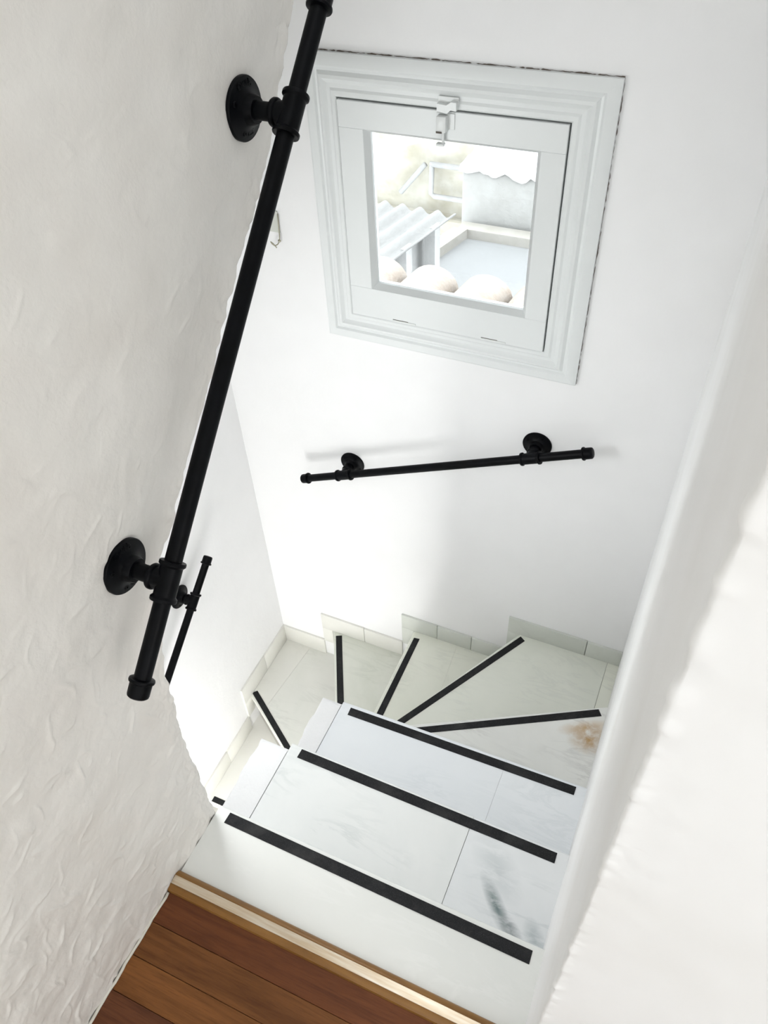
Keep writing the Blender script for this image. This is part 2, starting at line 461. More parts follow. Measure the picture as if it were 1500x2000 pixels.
def left_wall():
    st = 0.002
    H = stroke_field(Y0L-0.02, 1.0, -0.03, Z1L+0.03, st, 1300, 5)
    zs = np.concatenate([np.arange(-0.02, Z1L+1e-6, 0.0032), np.arange(Z1L+0.02, CEIL-0.01, 0.02), [CEIL]])
    us = np.concatenate([np.linspace(0, 0.96, 330), np.linspace(0.962, 1.0, 26)])
    ye = np.interp(zs, EZ, EY)
    ye = ye + 0.010*fbm(zs*16, zs*0+3.3, 41, 4) * np.clip(zs*3, 0.3, 1)
    Z, U = np.meshgrid(zs, us, indexing='ij')
    YE = np.repeat(ye[:, None], len(us), 1)
    Y = Y0L + (YE-Y0L)*U
    rough = np.clip(1.2 - Z*0.5, 0.55, 1.1)
    lump = np.clip(1 - (YE-Y)/0.10, 0, 1)**1.5        # thicker, lumpier plaster along the free edge
    X = 0.005*fbm(Y*5, Z*5, 3, 3)*np.clip(Z*4, 0.2, 1) + rough*0.0042*fbm(Y*24, Z*24, 9, 5) + sample(H, Y0L-0.02, -0.03, st, Y, Z)*rough*2.1*(Z < Z1L)
    X = X + lump*0.0115*np.abs(fbm(Y*38, Z*30, 21, 4))
    # dent running along the free edge in the middle of the wall
    X = X - 0.010*np.exp(-(((YE-Y)-0.075)/0.05)**2)*np.exp(-((Z-0.92)/0.28)**2)
    # rounded arris
    rad = 0.012
    t = np.clip(1-(YE-Y)/rad, 0, 1)
    X = X - rad*(1-np.sqrt(np.clip(1-t*t, 0, 1)))
    P = np.stack([X, Y, Z], -1)
    back = P[:, -1:, :].copy(); back[:, :, 0] = -0.10; back[:, :, 1] -= 0.006
    front_ext = P[:, :1, :].copy(); front_ext[:, :, 1] = -3.25
    P = np.concatenate([front_ext, P, back], 1)
    o = grid_mesh('wall_left', P, M_PL_LEFT)
    setp(o, kind='structure')
    # the mass of the upper flight behind that face
    bm = bmesh.new()
    pz = [(z, y-0.02) for z, y in EDGE[1:-1]] + [(2.03, YF), (CEIL, YF)]
    rows = [[bm.verts.new((x, y, z)) for x, y in ((XB+0.001, -3.25), (-0.03, -3.25), (-0.03, yy), (XB+0.001, yy))] for z, yy in pz]
    for p, q in zip(rows, rows[1:]):
        for i in range(4):
            j = (i+1) % 4; bm.faces.new((p[i], p[j], q[j], q[i]))
    bm.faces.new(rows[0]); bm.faces.new(rows[-1])
    mo = from_bm('wall_core', bm, M_PL_LEFT, o)
    return o
WL = left_wall()

# ------------------------------------------------------------------ far wall, outer wall, right wall, ceiling, room shell
WX0, WX1, WZ0, WZ1 = -0.300, 0.376, 0.412, 1.104       # masonry opening of the window
bm = bmesh.new()
YB = YF + 0.16
bm_box(bm, XB-0.15, WX0, YF, YB, -2.9, CEIL+0.1); bm_box(bm, WX1, W+0.4, YF, YB, -2.9, CEIL+0.1)
bm_box(bm, WX0, WX1, YF, YB, -2.9, WZ0); bm_box(bm, WX0, WX1, YF, YB, WZ1, CEIL+0.1)
WBK = setp(from_bm('wall_back', bm, M_PL_BACK), kind='structure')

bm = bmesh.new(); bm_box(bm, XB-0.15, XB, -1.6, YF, -2.9, CEIL+0.1)
setp(from_bm('wall_outer_left', bm, M_PL_BACK), kind='structure')

def right_wall():
    YN = -0.288
    zs = np.concatenate([[-2.9, -1.5, -0.9, -0.5, -0.25], np.arange(-0.05, 0.7, 0.01), np.arange(0.7, 1.75, 0.0025), [1.9, 2.2, CEIL+0.02]])
    path = []                       # (x, y, weight of corner roughness)
    for x in (3.1, 2.2, 1.6): path.append((x, YN, 0))
    for x in np.linspace(1.25, 0.80, 34): path.append((x, YN, 0.15))
    for x in np.linspace(0.795, 0.7535, 26): path.append((x, YN, 1.0))
    for a in np.linspace(0, np.pi/2, 9)[1:-1]: path.append((0.7530-0.003*np.sin(a), YN+0.003*(1-np.cos(a)), 1.0))
    for y in np.linspace(YN+0.0035, YN+0.08, 40): path.append((0.75, y, 1.0 - 0.6*(y-YN)/0.08))
    for y in np.linspace(YN+0.09, YF, 90): path.append((0.75, y, 0.3))
    path = np.array(path); s = np.concatenate([[0], np.cumsum(np.hypot(*np.diff(path[:, :2], axis=0).T))])
    Z, S = np.meshgrid(zs, s, indexing='ij')
    Wt = np.repeat(path[None, :, 2], len(zs), 0)
    X = np.repeat(path[None, :, 0], len(zs), 0).copy(); Y = np.repeat(path[None, :, 1], len(zs), 0).copy()
    # normals: front faces -Y, side faces -X
    t = np.gradient(path[:, :2], axis=0); nx = t[:, 1]; ny = -t[:, 0]; L = np.hypot(nx, ny)+1e-9
    nx, ny = -np.abs(nx/L), -np.abs(ny/L)
    ic = int(np.argmin(np.abs(path[:, 0]-0.7505)+np.abs(path[:, 1]-YN-0.001))); corner = np.exp(-((S - s[ic])/0.008)**2)
    h = Wt*0.0007*fbm(S*60, Z*50, 61, 4) + 0.002*fbm(S*4, Z*3, 71, 2) + corner*(0.0008 + 0.0034*fbm(S*20, Z*70, 81, 4))
    # the plaster of the side face swells a little behind the corner
    yy = path[:, 1][None, :]
    h = h + 0.004*np.exp(-((yy-0.10)/0.16)**2)*(path[:, 0][None, :] < 0.7505)
    X = X + nx[None, :]*h; Y = Y + ny[None, :]*h
    P = np.stack([X, Y, Z], -1)
    o = grid_mesh('wall_right', P, M_PL_RIGHT, flip=False)
    setp(o, kind='structure')
    core = bmesh.new(); bm_box(core, 0.785, 3.1, -0.25, YF, -2.9, CEIL+0.02)
    from_bm('wall_core', core, M_PL_RIGHT, o)
    return o
WR = right_wall()

bm = bmesh.new(); bm_box(bm, XB-0.15, 3.2, -3.4, YB, CEIL, CEIL+0.12)
setp(from_bm('ceiling', bm, M_CEIL), kind='structure')
bm = bmesh.new(); bm_box(bm, 2.6, 2.72, -3.4, -0.29, -0.2, CEIL)
setp(from_bm('wall_room_side', bm, M_PL_BACK), kind='structure')
bm = bmesh.new()
bm_box(bm, XB-0.15, 2.72, -3.42, -3.3, -0.2, CEIL)
setp(from_bm('wall_room_rear', bm, M_PL_BACK), kind='structure')
# hall at the foot of the stairs
bm = bmesh.new(); bm_box(bm, XB-0.15, 0.0, -1.75, -1.6, -2.95, -0.2)
setp(from_bm('wall_hall', bm, M_PL_BACK), kind='structure')
bm = bmesh.new(); bm_box(bm, XB-0.15, W+0.4, -1.75, YB, -2.95, -2.80)
setp(from_bm('floor_hall', bm, M_GROUT), kind='structure')
bm = bmesh.new(); bm_box(bm, -0.03, 0.0, -1.6, -0.05, -2.95, -0.2)
setp(from_bm('wall_hall_side', bm, M_PL_BACK), kind='structure')

# spine wall between the flights, stepping down with the treads
def spine():
    def rect(y0, y1, ztop, seed, xl):
        ys = np.linspace(y0, y1, 40); xs = np.linspace(xl, -0.0015, 18)
        Yg, Xg = np.meshgrid(ys, xs, indexing='ij')
        e = np.minimum(np.clip((Xg-xl)/0.012, 0, 1), np.clip((y1-Yg)/0.012, 0, 1))
        Zg = ztop + 0.0015*fbm(Xg*90, Yg*90, seed, 3) - 0.008*(1-np.sqrt(np.clip(1-(1-e)**2, 0, 1)))
        P = np.stack([Xg + 0.006*fbm(Yg*30, Xg*0, seed+3, 3)*(Xg < xl+0.004), Yg, Zg], -1)
        lo = P.copy(); lo[:, :, 2] = -2.8
        ring = np.concatenate([P[:, 0], P[-1, 1:], P[::-1, -1][1:], P[0, ::-1][1:]], 0)
        low = ring.copy(); low[:, 2] = -2.8
        return P, np.stack([low, ring], 0)
    a, sa = rect(-0.05, 0.268, -R+0.002, 5, SPX)
    b, sb = rect(0.24, 0.552, -2*R+0.002, 15, SPX+0.018)
    o = grid_mesh('wall_spine', a, M_PL_SPINE); setp(o, kind='structure')
    for g, nm in ((sa, 'spine_side'), (b, 'spine_top'), (sb, 'spine_side')):
        grid_mesh(nm, g, M_PL_SPINE, o)
    return o
spine()

# ------------------------------------------------------------------ landing: boards, threshold, slab
FL = setp(box('floor', XB-0.15, 3.1, -3.3, -0.16, -0.24, -0.014, M_GROUT), kind='structure')
yb = -0.198; row = 0
while yb > -0.85:
    w = 0.066; x = 0.004 - rng.uniform(0.0, 0.5) if row else 0.004
    x = 0.004
    cuts = [0.004] + ([] if row < 4 else [0.22 + 0.4*rng.random()]) + [1.3]
    for i in range(len(cuts)-1):
        box('floor_board', cuts[i]+0.0003, cuts[i+1]-0.0003, yb-w+0.0003, yb-0.0003, -0.014, 0.0, M_WOODS[[0, 1, 2, 3, 1, 0, 2][(row+i*2) % 7]], FL, 0.0008, 1)
    yb -= w; row += 1

def extrude_x(name, prof, x0, x1, mat, parent=None, bow=0.0, n=24):
    bm = bmesh.new(); rings = []
    for k in range(n+1):
        x = x0 + (x1-x0)*k/n
        rings.append([bm.verts.new((x, y, z)) for y, z in prof])
    m_ = len(prof)
    for a, b in zip(rings, rings[1:]):
        for i in range(m_):
            j = (i+1) % m_; bm.faces.new((a[i], a[j], b[j], b[i]))
    bm.faces.new(rings[0]); bm.faces.new(rings[-1][::-1])
    return from_bm(name, bm, mat, parent, True, 30)
tp = [(-0.203, 0.0), (-0.201, 0.006), (-0.192, 0.012), (-0.188, 0.0138), (-0.172, 0.0142), (-0.168, 0.0132), (-0.160, 0.007), (-0.157, 0.0), (-0.157, -0.012), (-0.203, -0.012)]
TR = setp(extrude_x('trim_1', tp, 0.0, W+0.02, M_TRIM), kind='structure')
M_HIGHLIGHT, _nt, _b = new_mat('highlight_gold_metal')
_c = ramp(_nt, noise(_nt, coords(_nt, (2, 30, 1)), 4.0, 5, 0.6), [(0.3, (0.62, 0.47, 0.30)), (0.6, (0.80, 0.71, 0.58)), (0.8, (0.88, 0.83, 0.75))])
_nt.links.new(_c, _b.inputs['Base Color'])
_b.inputs['Metallic'].default_value = 1.0; _b.inputs['Roughness'].default_value = 0.28
extrude_x('highlight_inlay', [(-0.1895, 0.012), (-0.1885, 0.0146), (-0.180, 0.0152), (-0.1715, 0.0150), (-0.1705, 0.012)], 0.002, W+0.018, M_HIGHLIGHT, TR)  # metal band added to give the trim its bright highlight
# crumbling bead of filler where the boards meet the left wall
ck = bmesh.new()
pts = []
for k in range(60):
    y = -0.205 - 0.66*k/59
    pts.append((0.0025 + 0.0008*math.sin(k*0.9)+0.0012*rng.random(), y, 0.001+0.0015*rng.random()))
bm_tube(ck, pts, 0.0032, 8)
setp(from_bm('trim_2', ck, M_CAULK, None, True), kind='structure')

# ------------------------------------------------------------------ staircase: step > slabs, strip
STAIR = setp(empty('staircase', (0.35, 0.3, -1.7)), 'winding white marble staircase with black anti-slip strips descending to the left', 'staircase')

def off(p, q, d):               # line p->q shifted sideways by d (to its left)
    v = Vector((q[0]-p[0], q[1]-p[1])).normalized(); n = Vector((-v.y, v.x))
    return (p[0]+n.x*d, p[1]+n.y*d), (q[0]+n.x*d, q[1]+n.y*d)

def strip_poly(name, quad, z, parent):
    return prism(name, quad, z+0.0002, z+0.0014, M_TAPE, parent, 0.0004, 1)

def slab(poly, z0, z1, mt, parent, nose, bev):
    bm = bmesh.new(); bm_prism(bm, poly, z0, z1)
    bmesh.ops.recalc_face_normals(bm, faces=bm.faces)
    (ax, ay), (bx, by) = nose; L = math.hypot(bx-ax, by-ay)
    near = lambda v: abs((v.co.x-ax)*(by-ay)-(v.co.y-ay)*(bx-ax))/L < 0.0035
    es = [e for e in bm.edges if near(e.verts[0]) and near(e.verts[1]) and abs(e.verts[0].co.z-e.verts[1].co.z) < 1e-6]
    bmesh.ops.bevel(bm, geom=es, offset=bev, segments=3, profile=0.5, affect='EDGES')
    return from_bm('tread_slab', bm, mt, parent, True, 40)

def step(z, body, slabs, strips, nose, bev=0.006, thick=0.03):
    cx = sum(p[0] for p in body)/len(body); cy = sum(p[1] for p in body)/len(body)
    b = prism('step', body, z-R-0.045, z-0.0035, M_GROUT, STAIR)
    for poly, mt in slabs:
        slab(poly, z-thick, z, mt, b, nose, bev)
    for q in strips:
        strip_poly('anti_slip_strip', q, z, b)
    return b

def rect(x0, x1, y0, y1): return [(x0, y0), (x1, y0), (x1, y1), (x0, y1)]
g = 0.0007
# 1 (landing strip) 2 and 3: straight flight
step(0.0, rect(0.002, W, -0.157, -0.022), [(rect(0.002, W, -0.157, 0.0), M_T1)],
     [[(0.031, -0.0325), (0.727, -0.0385), (0.7265, -0.0125), (0.032, -0.0075)]], ((0, 0), (W, 0)))
step(-R, rect(0.001, W, -0.02, 0.265), [(rect(0.0, 0.510-g, -0.02, 0.287), M_T2A), (rect(0.510+g, W, -0.02, 0.287), M_T2B)],
     [[(0.031, 0.254), (0.721, 0.2525), (0.721, 0.2785), (0.032, 0.280)]], ((0, 0.287), (W, 0.287)))
step(-2*R, rect(0.001, W, 0.26, 0.555), [([(0.0, 0.26), (0.519-g/3, 0.26), (0.519-g/3, 0.572), (0.0, 0.562)], M_T3), ([(0.519+g/3, 0.26), (W, 0.26), (W, 0.576), (0.519+g/3, 0.572)], M_T3)],
     [[(0.031, 0.5235), (0.721, 0.540), (0.7215, 0.566), (0.030, 0.5495)]], ((0, 0.562), (W, 0.577)))
# winders: nosing lines from the end of the spine out to the walls
N4 = ((0.0, 0.584), (W, 0.990)); N5 = ((-0.046, 0.572), (0.366, YF)); N6 = ((-0.082, 0.572), (-0.085, YF))
N7 = ((-0.100, 0.560), (-0.494, YF)); N8 = ((SPX+0.02, 0.516), (XB, 0.971)); N9 = ((SPX+0.0, 0.518), (XB, 0.518))
Z4, Z5, Z6, Z7, Z8, Z9 = (-k*R for k in (3, 4, 5, 6, 7, 8))
s4 = [(0.10, 0.596), (0.737, 0.9455), (0.722, 0.967), (0.10, 0.622)]
step(Z4, [(0.0, 0.545), (W, 0.545), (W, 0.965), (0.01, 0.562)], [([(0.0, 0.545), (W, 0.545), N4[1], N4[0]], M_T4)], [s4], N4)
s5 = [(-0.005, 0.602), (0.392, 1.288), (0.371, 1.3025), (-0.027, 0.612)]
step(Z5, [(0.0, 0.56), (W, 0.965), (W, YF), (0.385, YF), (-0.03, 0.57)],
     [([(0.0, 0.56), (0.707-g, 0.943), (0.707-g, YF), N5[1], N5[0]], M_T5), ([(0.707+g, 0.943), (W, 0.965), (W, YF), (0.707+g, YF)], M_T6)], [s5], N5)
s6 = [(-0.040, 0.60), (-0.047, 1.281), (-0.0715, 1.278), (-0.068, 0.60)]
step(Z6, [(-0.03, 0.56), (0.39, YF), (-0.06, YF), (-0.06, 0.56)],
     [([(-0.03, 0.56), (0.140-g/3, 0.872), (0.110-g/3, YF), N6[1], N6[0]], M_T6), ([(0.140+g/3, 0.872), (0.39, YF), (0.110+g/3, YF)], M_T6)], [s6], N6)
s7 = [(-0.093, 0.630), (-0.443, 1.3025), (-0.468, 1.290), (-0.122, 0.622)]
step(Z7, [(-0.055, 0.55), (-0.055, YF), (-0.47, YF), (-0.075, 0.56)],
     [([(-0.055, 0.55), (-0.055, YF), N7[1], N7[0]], M_T7)], [s7], N7)
s8 = [(-0.20, 0.6245), (-0.753, 1.0005), (-0.7705, 0.981), (-0.215, 0.6035)]
step(Z8, [(-0.08, 0.52), (-0.08, 0.57), (-0.465, YF), (XB, YF), (XB, 0.995)],
     [([(-0.08, 0.57), (-0.465, YF), (-0.636+g/2, YF), (-0.676+g/2, 0.906), (-0.08, 0.513)], M_T8),
      ([(-0.636-g/2, YF), (XB, YF), N8[1], (-0.676-g/2, 0.906)], M_T9)], [s8], ((-0.08, 0.513), (XB, 0.971)))
step(Z9, [(-0.08, 0.535), (-0.08, 0.545), (XB, 0.995), (XB, 0.535)],
     [([(-0.08, 0.518), (-0.08, 0.545), (XB, 1.0), (XB, 0.518)], M_T9)], [rect(-0.752, -0.12, 0.5275, 0.553)], N9)
for k in (9, 10, 11):
    y1 = 0.518 - 0.285*(k-9)
    step(-k*R, rect(XB, -0.08, y1-0.27, y1+0.02), [(rect(XB, -0.08, y1-0.285, y1+0.02), M_T9)], [rect(-0.752, -0.12, y1-0.276, y1-0.251)], ((XB, y1-0.285), (0, y1-0.285)))

# ------------------------------------------------------------------ skirting tiles
def skirt_far(parent, tiles, mt):
    for x0, x1, z0, z1 in tiles:
        box('skirting_tile', x0+0.0005, x1-0.0005, YF-0.009, YF+0.002, z0, z1, mt if not isinstance(mt, list) else mt[0], parent, 0.0015, 2)
BBF = setp(empty('baseboard_back', (0, YF, Z5)), kind='structure')
skirt_far(BBF, [(0.315, 0.618, Z5, -0.757), (0.619, W, Z5, -0.760), (0.315, 0.366, Z6+0.085, Z5-0.0005)], M_SK)
skirt_far(BBF, [(-0.142, 0.02, Z6, -0.968), (0.021, 0.17, Z6, -0.969), (0.171, 0.314, Z6, -0.970), (-0.142, -0.086, Z7+0.098, Z6-0.0005)], M_SK)
skirt_far(BBF, [(-0.548, -0.33, Z7, -1.164), (-0.329, -0.143, Z7, -1.166), (-0.548, -0.496, Z8+0.11, Z7-0.0005)], M_SKW)
skirt_far(BBF, [(XB, -0.549, Z8, -1.366)], M_SKW)
BBL = setp(empty('baseboard_left', (XB, 0.9, Z8)), kind='structure')
def skirt_left(y0, y1, z0, z1):
    box('skirting_tile', XB-0.002, XB+0.009, y0+0.0005, y1-0.0005, z0, z1, M_SKW, BBL, 0.0015, 2)
skirt_left(0.915, 1.12, Z8, -1.366); skirt_left(1.12, YF-0.009, Z8, -1.366); skirt_left(0.915, 0.972, Z9+0.1, Z8-0.0005)
skirt_left(0.46, 0.72, Z9, -1.585); skirt_left(0.72, 0.914, Z9, -1.585)
skirt_left(0.46, 0.52, Z9-R+0.1, Z9-0.0005); skirt_left(0.17, 0.459, Z9-R, Z9-R+0.105)

# ------------------------------------------------------------------ window
WIN = setp(empty('window_1', (0.03, YF, 0.41)), kind='structure')
OX0, OX1, OZ0, OZ1 = -0.345, 0.423, 0.364, 1.150        # outer edge of the casing
IX0, IX1, IZ0, IZ1 = -0.263, 0.324, 0.449, 1.051        # inner edge (gap around the sash)
# profile across the casing: (fraction from the outer edge 0..1, height proud of the wall)
PROF = [(0.0, -0.004), (0.0, 0.011), (0.05, 0.013), (0.30, 0.013), (0.36, 0.0075), (0.42, 0.0065), (0.50, 0.0125), (0.58, 0.0135), (0.64, 0.0085),
        (0.70, 0.005), (0.80, 0.0045), (0.86, 0.0075), (0.96, 0.0075), (1.0, 0.005), (1.0, -0.03)]
def casing(corner_a, corner_b):
    # corner = (outer point, inner point) in (x, z)
    bm = bmesh.new(); rows = []
    for o, i in (corner_a, corner_b):
        rows.append([bm.verts.new((o[0]+(i[0]-o[0])*f, YF-h, o[1]+(i[1]-o[1])*f)) for f, h in PROF])
    for a, b, c, d in zip(rows[0], rows[0][1:], rows[1][1:], rows[1]): bm.faces.new((a, b, c, d))
    bm.faces.new(rows[0]); bm.faces.new(rows[1])
    bm.faces.new((rows[0][0], rows[0][-1], rows[1][-1], rows[1][0]))
    return from_bm('casing_board', bm, M_WHITE, WIN, True, 25)
cs = [((OX0, OZ0), (IX0, IZ0)), ((OX1, OZ0), (IX1, IZ0)), ((OX1, OZ1), (IX1, IZ1)), ((OX0, OZ1), (IX0, IZ1))]
for i in range(4): casing(cs[i], cs[(i+1) % 4])
# dark rebate behind the gap, then the bottom-hung sash
bm = bmesh.new()
for x0, x1, z0, z1 in ((WX0, WX1, WZ0, IZ0+0.02), (WX0, WX1, IZ1-0.02, WZ1), (WX0, IX0+0.02, IZ0, IZ1), (IX1-0.02, WX1, IZ0, IZ1)):
    bm_box(bm, x0, x1, YF+0.022, YF+0.045, z0, z1)
from_bm('rebate', bm, M_WHITE, WIN)
SASH = empty('sash', (0.03, YF, 0.45), WIN)
SX0, SX1, SZ0, SZ1 = IX0+0.0025, IX1-0.004, IZ0+0.0025, IZ1-0.004
GX0, GX1, GZ0, GZ1 = -0.181, 0.250, 0.556, 0.972
yS0, yS1 = YF-0.010, YF+0.032
def sash_bar(poly, nm='sash_rail'):
    bm = bmesh.new()
    lo = [bm.verts.new((x, yS0, z)) for x, z in poly]; hi = [bm.verts.new((x, yS1, z)) for x, z in poly]
    bm.faces.new(lo); bm.faces.new(hi[::-1])
    for i in range(4):
        j = (i+1) % 4; bm.faces.new((lo[i], lo[j], hi[j], hi[i]))
    bmesh.ops.recalc_face_normals(bm, faces=bm.faces)
    bmesh.ops.bevel(bm, geom=bm.edges[:], offset=0.0012, segments=1, affect='EDGES')
    return from_bm(nm, bm, M_WHITE, SASH)
e = 0.011
sash_bar([(SX0, SZ1), (SX1, SZ1), (SX1, GZ1+e), (SX0, GZ1+e)])
sash_bar([(SX0, SZ0), (SX1, SZ0), (SX1, GZ0-e), (SX0, GZ0-e)])
sash_bar([(SX0, GZ0-e), (GX0-e, GZ0-e), (GX0-e, GZ1+e), (SX0, GZ1+e)], 'sash_stile')
sash_bar([(GX1+e, GZ0-e), (SX1, GZ0-e), (SX1, GZ1+e), (GX1+e, GZ1+e)], 'sash_stile')
# glazing beads: sloped toward the pane
def bead(o1, o2, i2, i1):
    bm = bmesh.new()
    A = [bm.verts.new((x, YF-0.0075, z)) for x, z in (o1, o2)]; B = [bm.verts.new((x, YF+0.010, z)) for x, z in (i2, i1)]
    C = [bm.verts.new((x, YF+0.030, z)) for x, z in (i2, i1)]; D = [bm.verts.new((x, YF+0.030, z)) for x, z in (o1, o2)]
    bm.faces.new(A + B); bm.faces.new((B[0], B[1], C[1], C[0])); bm.faces.new((C[0], C[1], D[0], D[1])); bm.faces.new((A[0], A[1], D[1], D[0]))
    return from_bm('glazing_bead', bm, M_WHITE, SASH)
oc = [(GX0-e, GZ0-e), (GX1+e, GZ0-e), (GX1+e, GZ1+e), (GX0-e, GZ1+e)]; ic = [(GX0, GZ0), (GX1, GZ0), (GX1, GZ1), (GX0, GZ1)]
for i in range(4):
    j = (i+1) % 4; bead(oc[i], oc[j], ic[j], ic[i])
bm = bmesh.new(); bm_box(bm, GX0-0.004, GX1+0.004, YF+0.016, YF+0.019, GZ0-0.004, GZ1+0.004)
from_bm('pane', bm, M_GLASS, SASH)
# hinges along the bottom rail
for x in (-0.093, 0.178):
    box('hinge', x-0.036, x+0.036, YF-0.0118, YF-0.009, IZ0+0.003, IZ0+0.0085, M_LATCH, WIN, 0.0006, 1)
    box('hinge_gap', x-0.036, x+0.012, YF-0.0106, YF-0.0098, IZ0+0.0087, IZ0+0.0102, M_DARK, WIN)
# spring latch on the top rail
LT = empty('latch', (0.03, YF, 1.06), WIN)
lx = 0.030
bm = bmesh.new()                                   # stepped keeper on the casing
pr = [(lx-0.022, 1.049), (lx+0.004, 1.046), (lx+0.012, 1.054), (lx+0.026, 1.053), (lx+0.026, 1.071), (lx+0.013, 1.072), (lx+0.002, 1.064), (lx-0.022, 1.066)]
lo = [bm.verts.new((x, YF-0.007, z)) for x, z in pr]; hi = [bm.verts.new((x, YF-0.022, z)) for x, z in pr]
bm.faces.new(lo); bm.faces.new(hi[::-1])
for i in range(8): bm.faces.new((lo[i], lo[(i+1) % 8], hi[(i+1) % 8], hi[i]))
from_bm('keeper', bm, M_LATCH, LT)
box('keeper_plate', lx-0.023, lx+0.028, YF-0.0095, YF-0.007, 1.060, 1.079, M_LATCH, LT, 0.0008, 1)
box('latch_body', lx-0.021, lx+0.004, YF-0.030, YF-0.010, 1.004, 1.041, M_LATCH, LT, 0.003, 2)
box('latch_plate', lx-0.026, lx+0.020, YF-0.0125, YF-0.0098, 1.008, 1.044, M_LATCH, LT, 0.0008, 1)
box('latch_slot', lx-0.020, lx-0.006, YF-0.0312, YF-0.029, 1.0035, 1.0075, M_DARK, LT)
box('latch_stem', lx-0.009, lx-0.003, YF-0.022, YF-0.014, 0.976, 1.006, M_LATCH, LT, 0.0015, 2)
box('latch_thumb', lx-0.022, lx-0.002, YF-0.026, YF-0.012, 0.972, 0.9775, M_LATCH, LT, 0.0015, 2)
# hairline cracks where casing and plaster part, their shade drawn as dark slivers
def crack(pts_fn, n, thick, seed, gaps=0.25, normal=(0, -1, 0)):
    r = random.Random(seed); bm = bmesh.new(); prev = None
    for k in range(n+1):
        t = k/n; (x, z), (tx, tz) = pts_fn(t)
        th = max(0.0, thick*(0.25 + 1.1*abs(math.sin(k*0.37+seed)*math.sin(k*0.13))*r.uniform(0.5, 1.2)))
        if r.random() < gaps*0.4: th = 0
        j = r.uniform(-0.0006, 0.0006)
        a = bm.verts.new((x - tz*(th/2+j), YF-0.0011, z + tx*(th/2+j))); b = bm.verts.new((x + tz*(th/2-j), YF-0.0011, z - tx*(th/2-j)))
        if prev and (th > 0.0002 or prev[2] > 0.0002): bm.faces.new((prev[0], a, b, prev[1]))
        prev = (a, b, th)
    return from_bm('crack', bm, M_CRACK, WBK)
crack(lambda t: ((OX0+0.03+(OX1-OX0-0.03)*t, OZ1+0.0012), (1, 0)), 150, 0.0034, 3)
crack(lambda t: ((OX1+0.001, OZ1-(OZ1-OZ0)*t), (0, -1)), 120, 0.0022, 8, 0.5)

# ------------------------------------------------------------------ pipe handrails
RP, RT, RB = 0.0134, 0.0172, 0.0205
def text_mesh(name, body, size, origin, xdir, ydir, parent):
    cu = bpy.data.curves.new(name, 'FONT'); cu.body = body; cu.size = size; cu.extrude = 0.0006; cu.align_x = 'CENTER'; cu.align_y = 'CENTER'
    tmp = bpy.data.objects.new(name, cu); COL.objects.link(tmp)
    dg = bpy.context.evaluated_depsgraph_get(); me = bpy.data.meshes.new_from_object(tmp.evaluated_get(dg))
    bpy.data.objects.remove(tmp); bpy.data.curves.remove(cu)
    x = Vector(xdir).normalized(); y = Vector(ydir).normalized(); z = x.cross(y)
    mm = Matrix((x, y, z)).transposed().to_4x4(); mm.translation = Vector(origin)
    me.transform(mm); me.materials.clear(); me.materials.append(M_IRON)
    o = bpy.data.objects.new(name, me); COL.objects.link(o); child(o, parent)
    return o

def handrail(label, p0, p1, mounts, n, wall_pt, lettering=None):
    """pipe from p0 to p1; mounts = distances along it; n = wall normal; wall_pt(point) -> point on wall"""
    p0 = Vector(p0); p1 = Vector(p1); n = Vector(n); d = (p1-p0).normalized(); L = (p1-p0).length
    root = setp(empty('pipe_handrail', p0), label, 'handrail', 'black iron pipe handrails')
    lathe('pipe', p0 + d*0.01, d, [(0, RP), (L-0.02, RP)], M_IRON, root, 32)
    for q, s in ((p0, 1), (p1, -1)):
        lathe('end_cap', q, d*s, [(0, 0.006), (0.0008, 0.0135), (0.003, 0.0162), (0.006, 0.0170), (0.024, 0.0172), (0.0255, 0.0195), (0.028, 0.0202), (0.0305, 0.0195), (0.032, RP)], M_IRON, root, 36)
    for k, s in enumerate(mounts):
        c = p0 + d*s; w = wall_pt(c); so = (c-w).dot(n)
        bm = bmesh.new()
        h = 0.031
        prof = [(-h, RP), (-h, 0.0198), (-h+0.0015, RB), (-h+0.0055, RB), (-h+0.007, 0.0190), (-h+0.009, RT), (h-0.009, RT), (h-0.007, 0.0190), (h-0.0055, RB), (h-0.0015, RB), (h, 0.0198), (h, RP)]
        bm_lathe(bm, c, d, prof, 36)
        bm_lathe(bm, c, -n, [(0.0, RT), (0.021, RT), (0.0225, 0.0198), (0.024, RB), (0.028, RB), (0.0295, 0.0195), (0.0295, RP)], 36)
        from_bm('tee', bm, M_IRON, root, True, 35)
        lathe('nipple', c - n*0.027, -n, [(0, RP), (so-0.027-0.018, RP)], M_IRON, root, 28)
        fl = lathe('flange', w - n*0.001, n, [(0, 0.0452), (0.0045, 0.0455), (0.0062, 0.0445), (0.0075, 0.036), (0.0105, 0.0265), (0.014, 0.0220), (0.0235, 0.0205), (0.026, 0.0190), (0.026, RP)], M_IRON, root, 48)
        _, u, v = frame_of(n)
        for a in range(4):
            ang = math.pi/4 + a*math.pi/2 + 0.3
            q = w + n*0.0058 + (u*math.cos(ang) + v*math.sin(ang))*0.0335
            bm = bmesh.new()
            bm_lathe(bm, q, n, [(0, 0.0046), (0.0016, 0.0046), (0.0026, 0.0038), (0.0026, 0.0016), (0.0012, 0.0014)], 14)
            from_bm('screw', bm, M_IRON, fl, True, 35)
        if lettering:
            zup = Vector((0, 0, 1)); xd = zup.cross(n).normalized()
            text_mesh('raised_lettering', lettering[0], 0.0135, w + n*0.0072 + zup*0.0335, xd, zup + n*-0.18, fl)
            text_mesh('raised_lettering', lettering[1], 0.0135, w + n*0.0072 - zup*0.0335, xd, zup + n*0.18, fl)
    return root

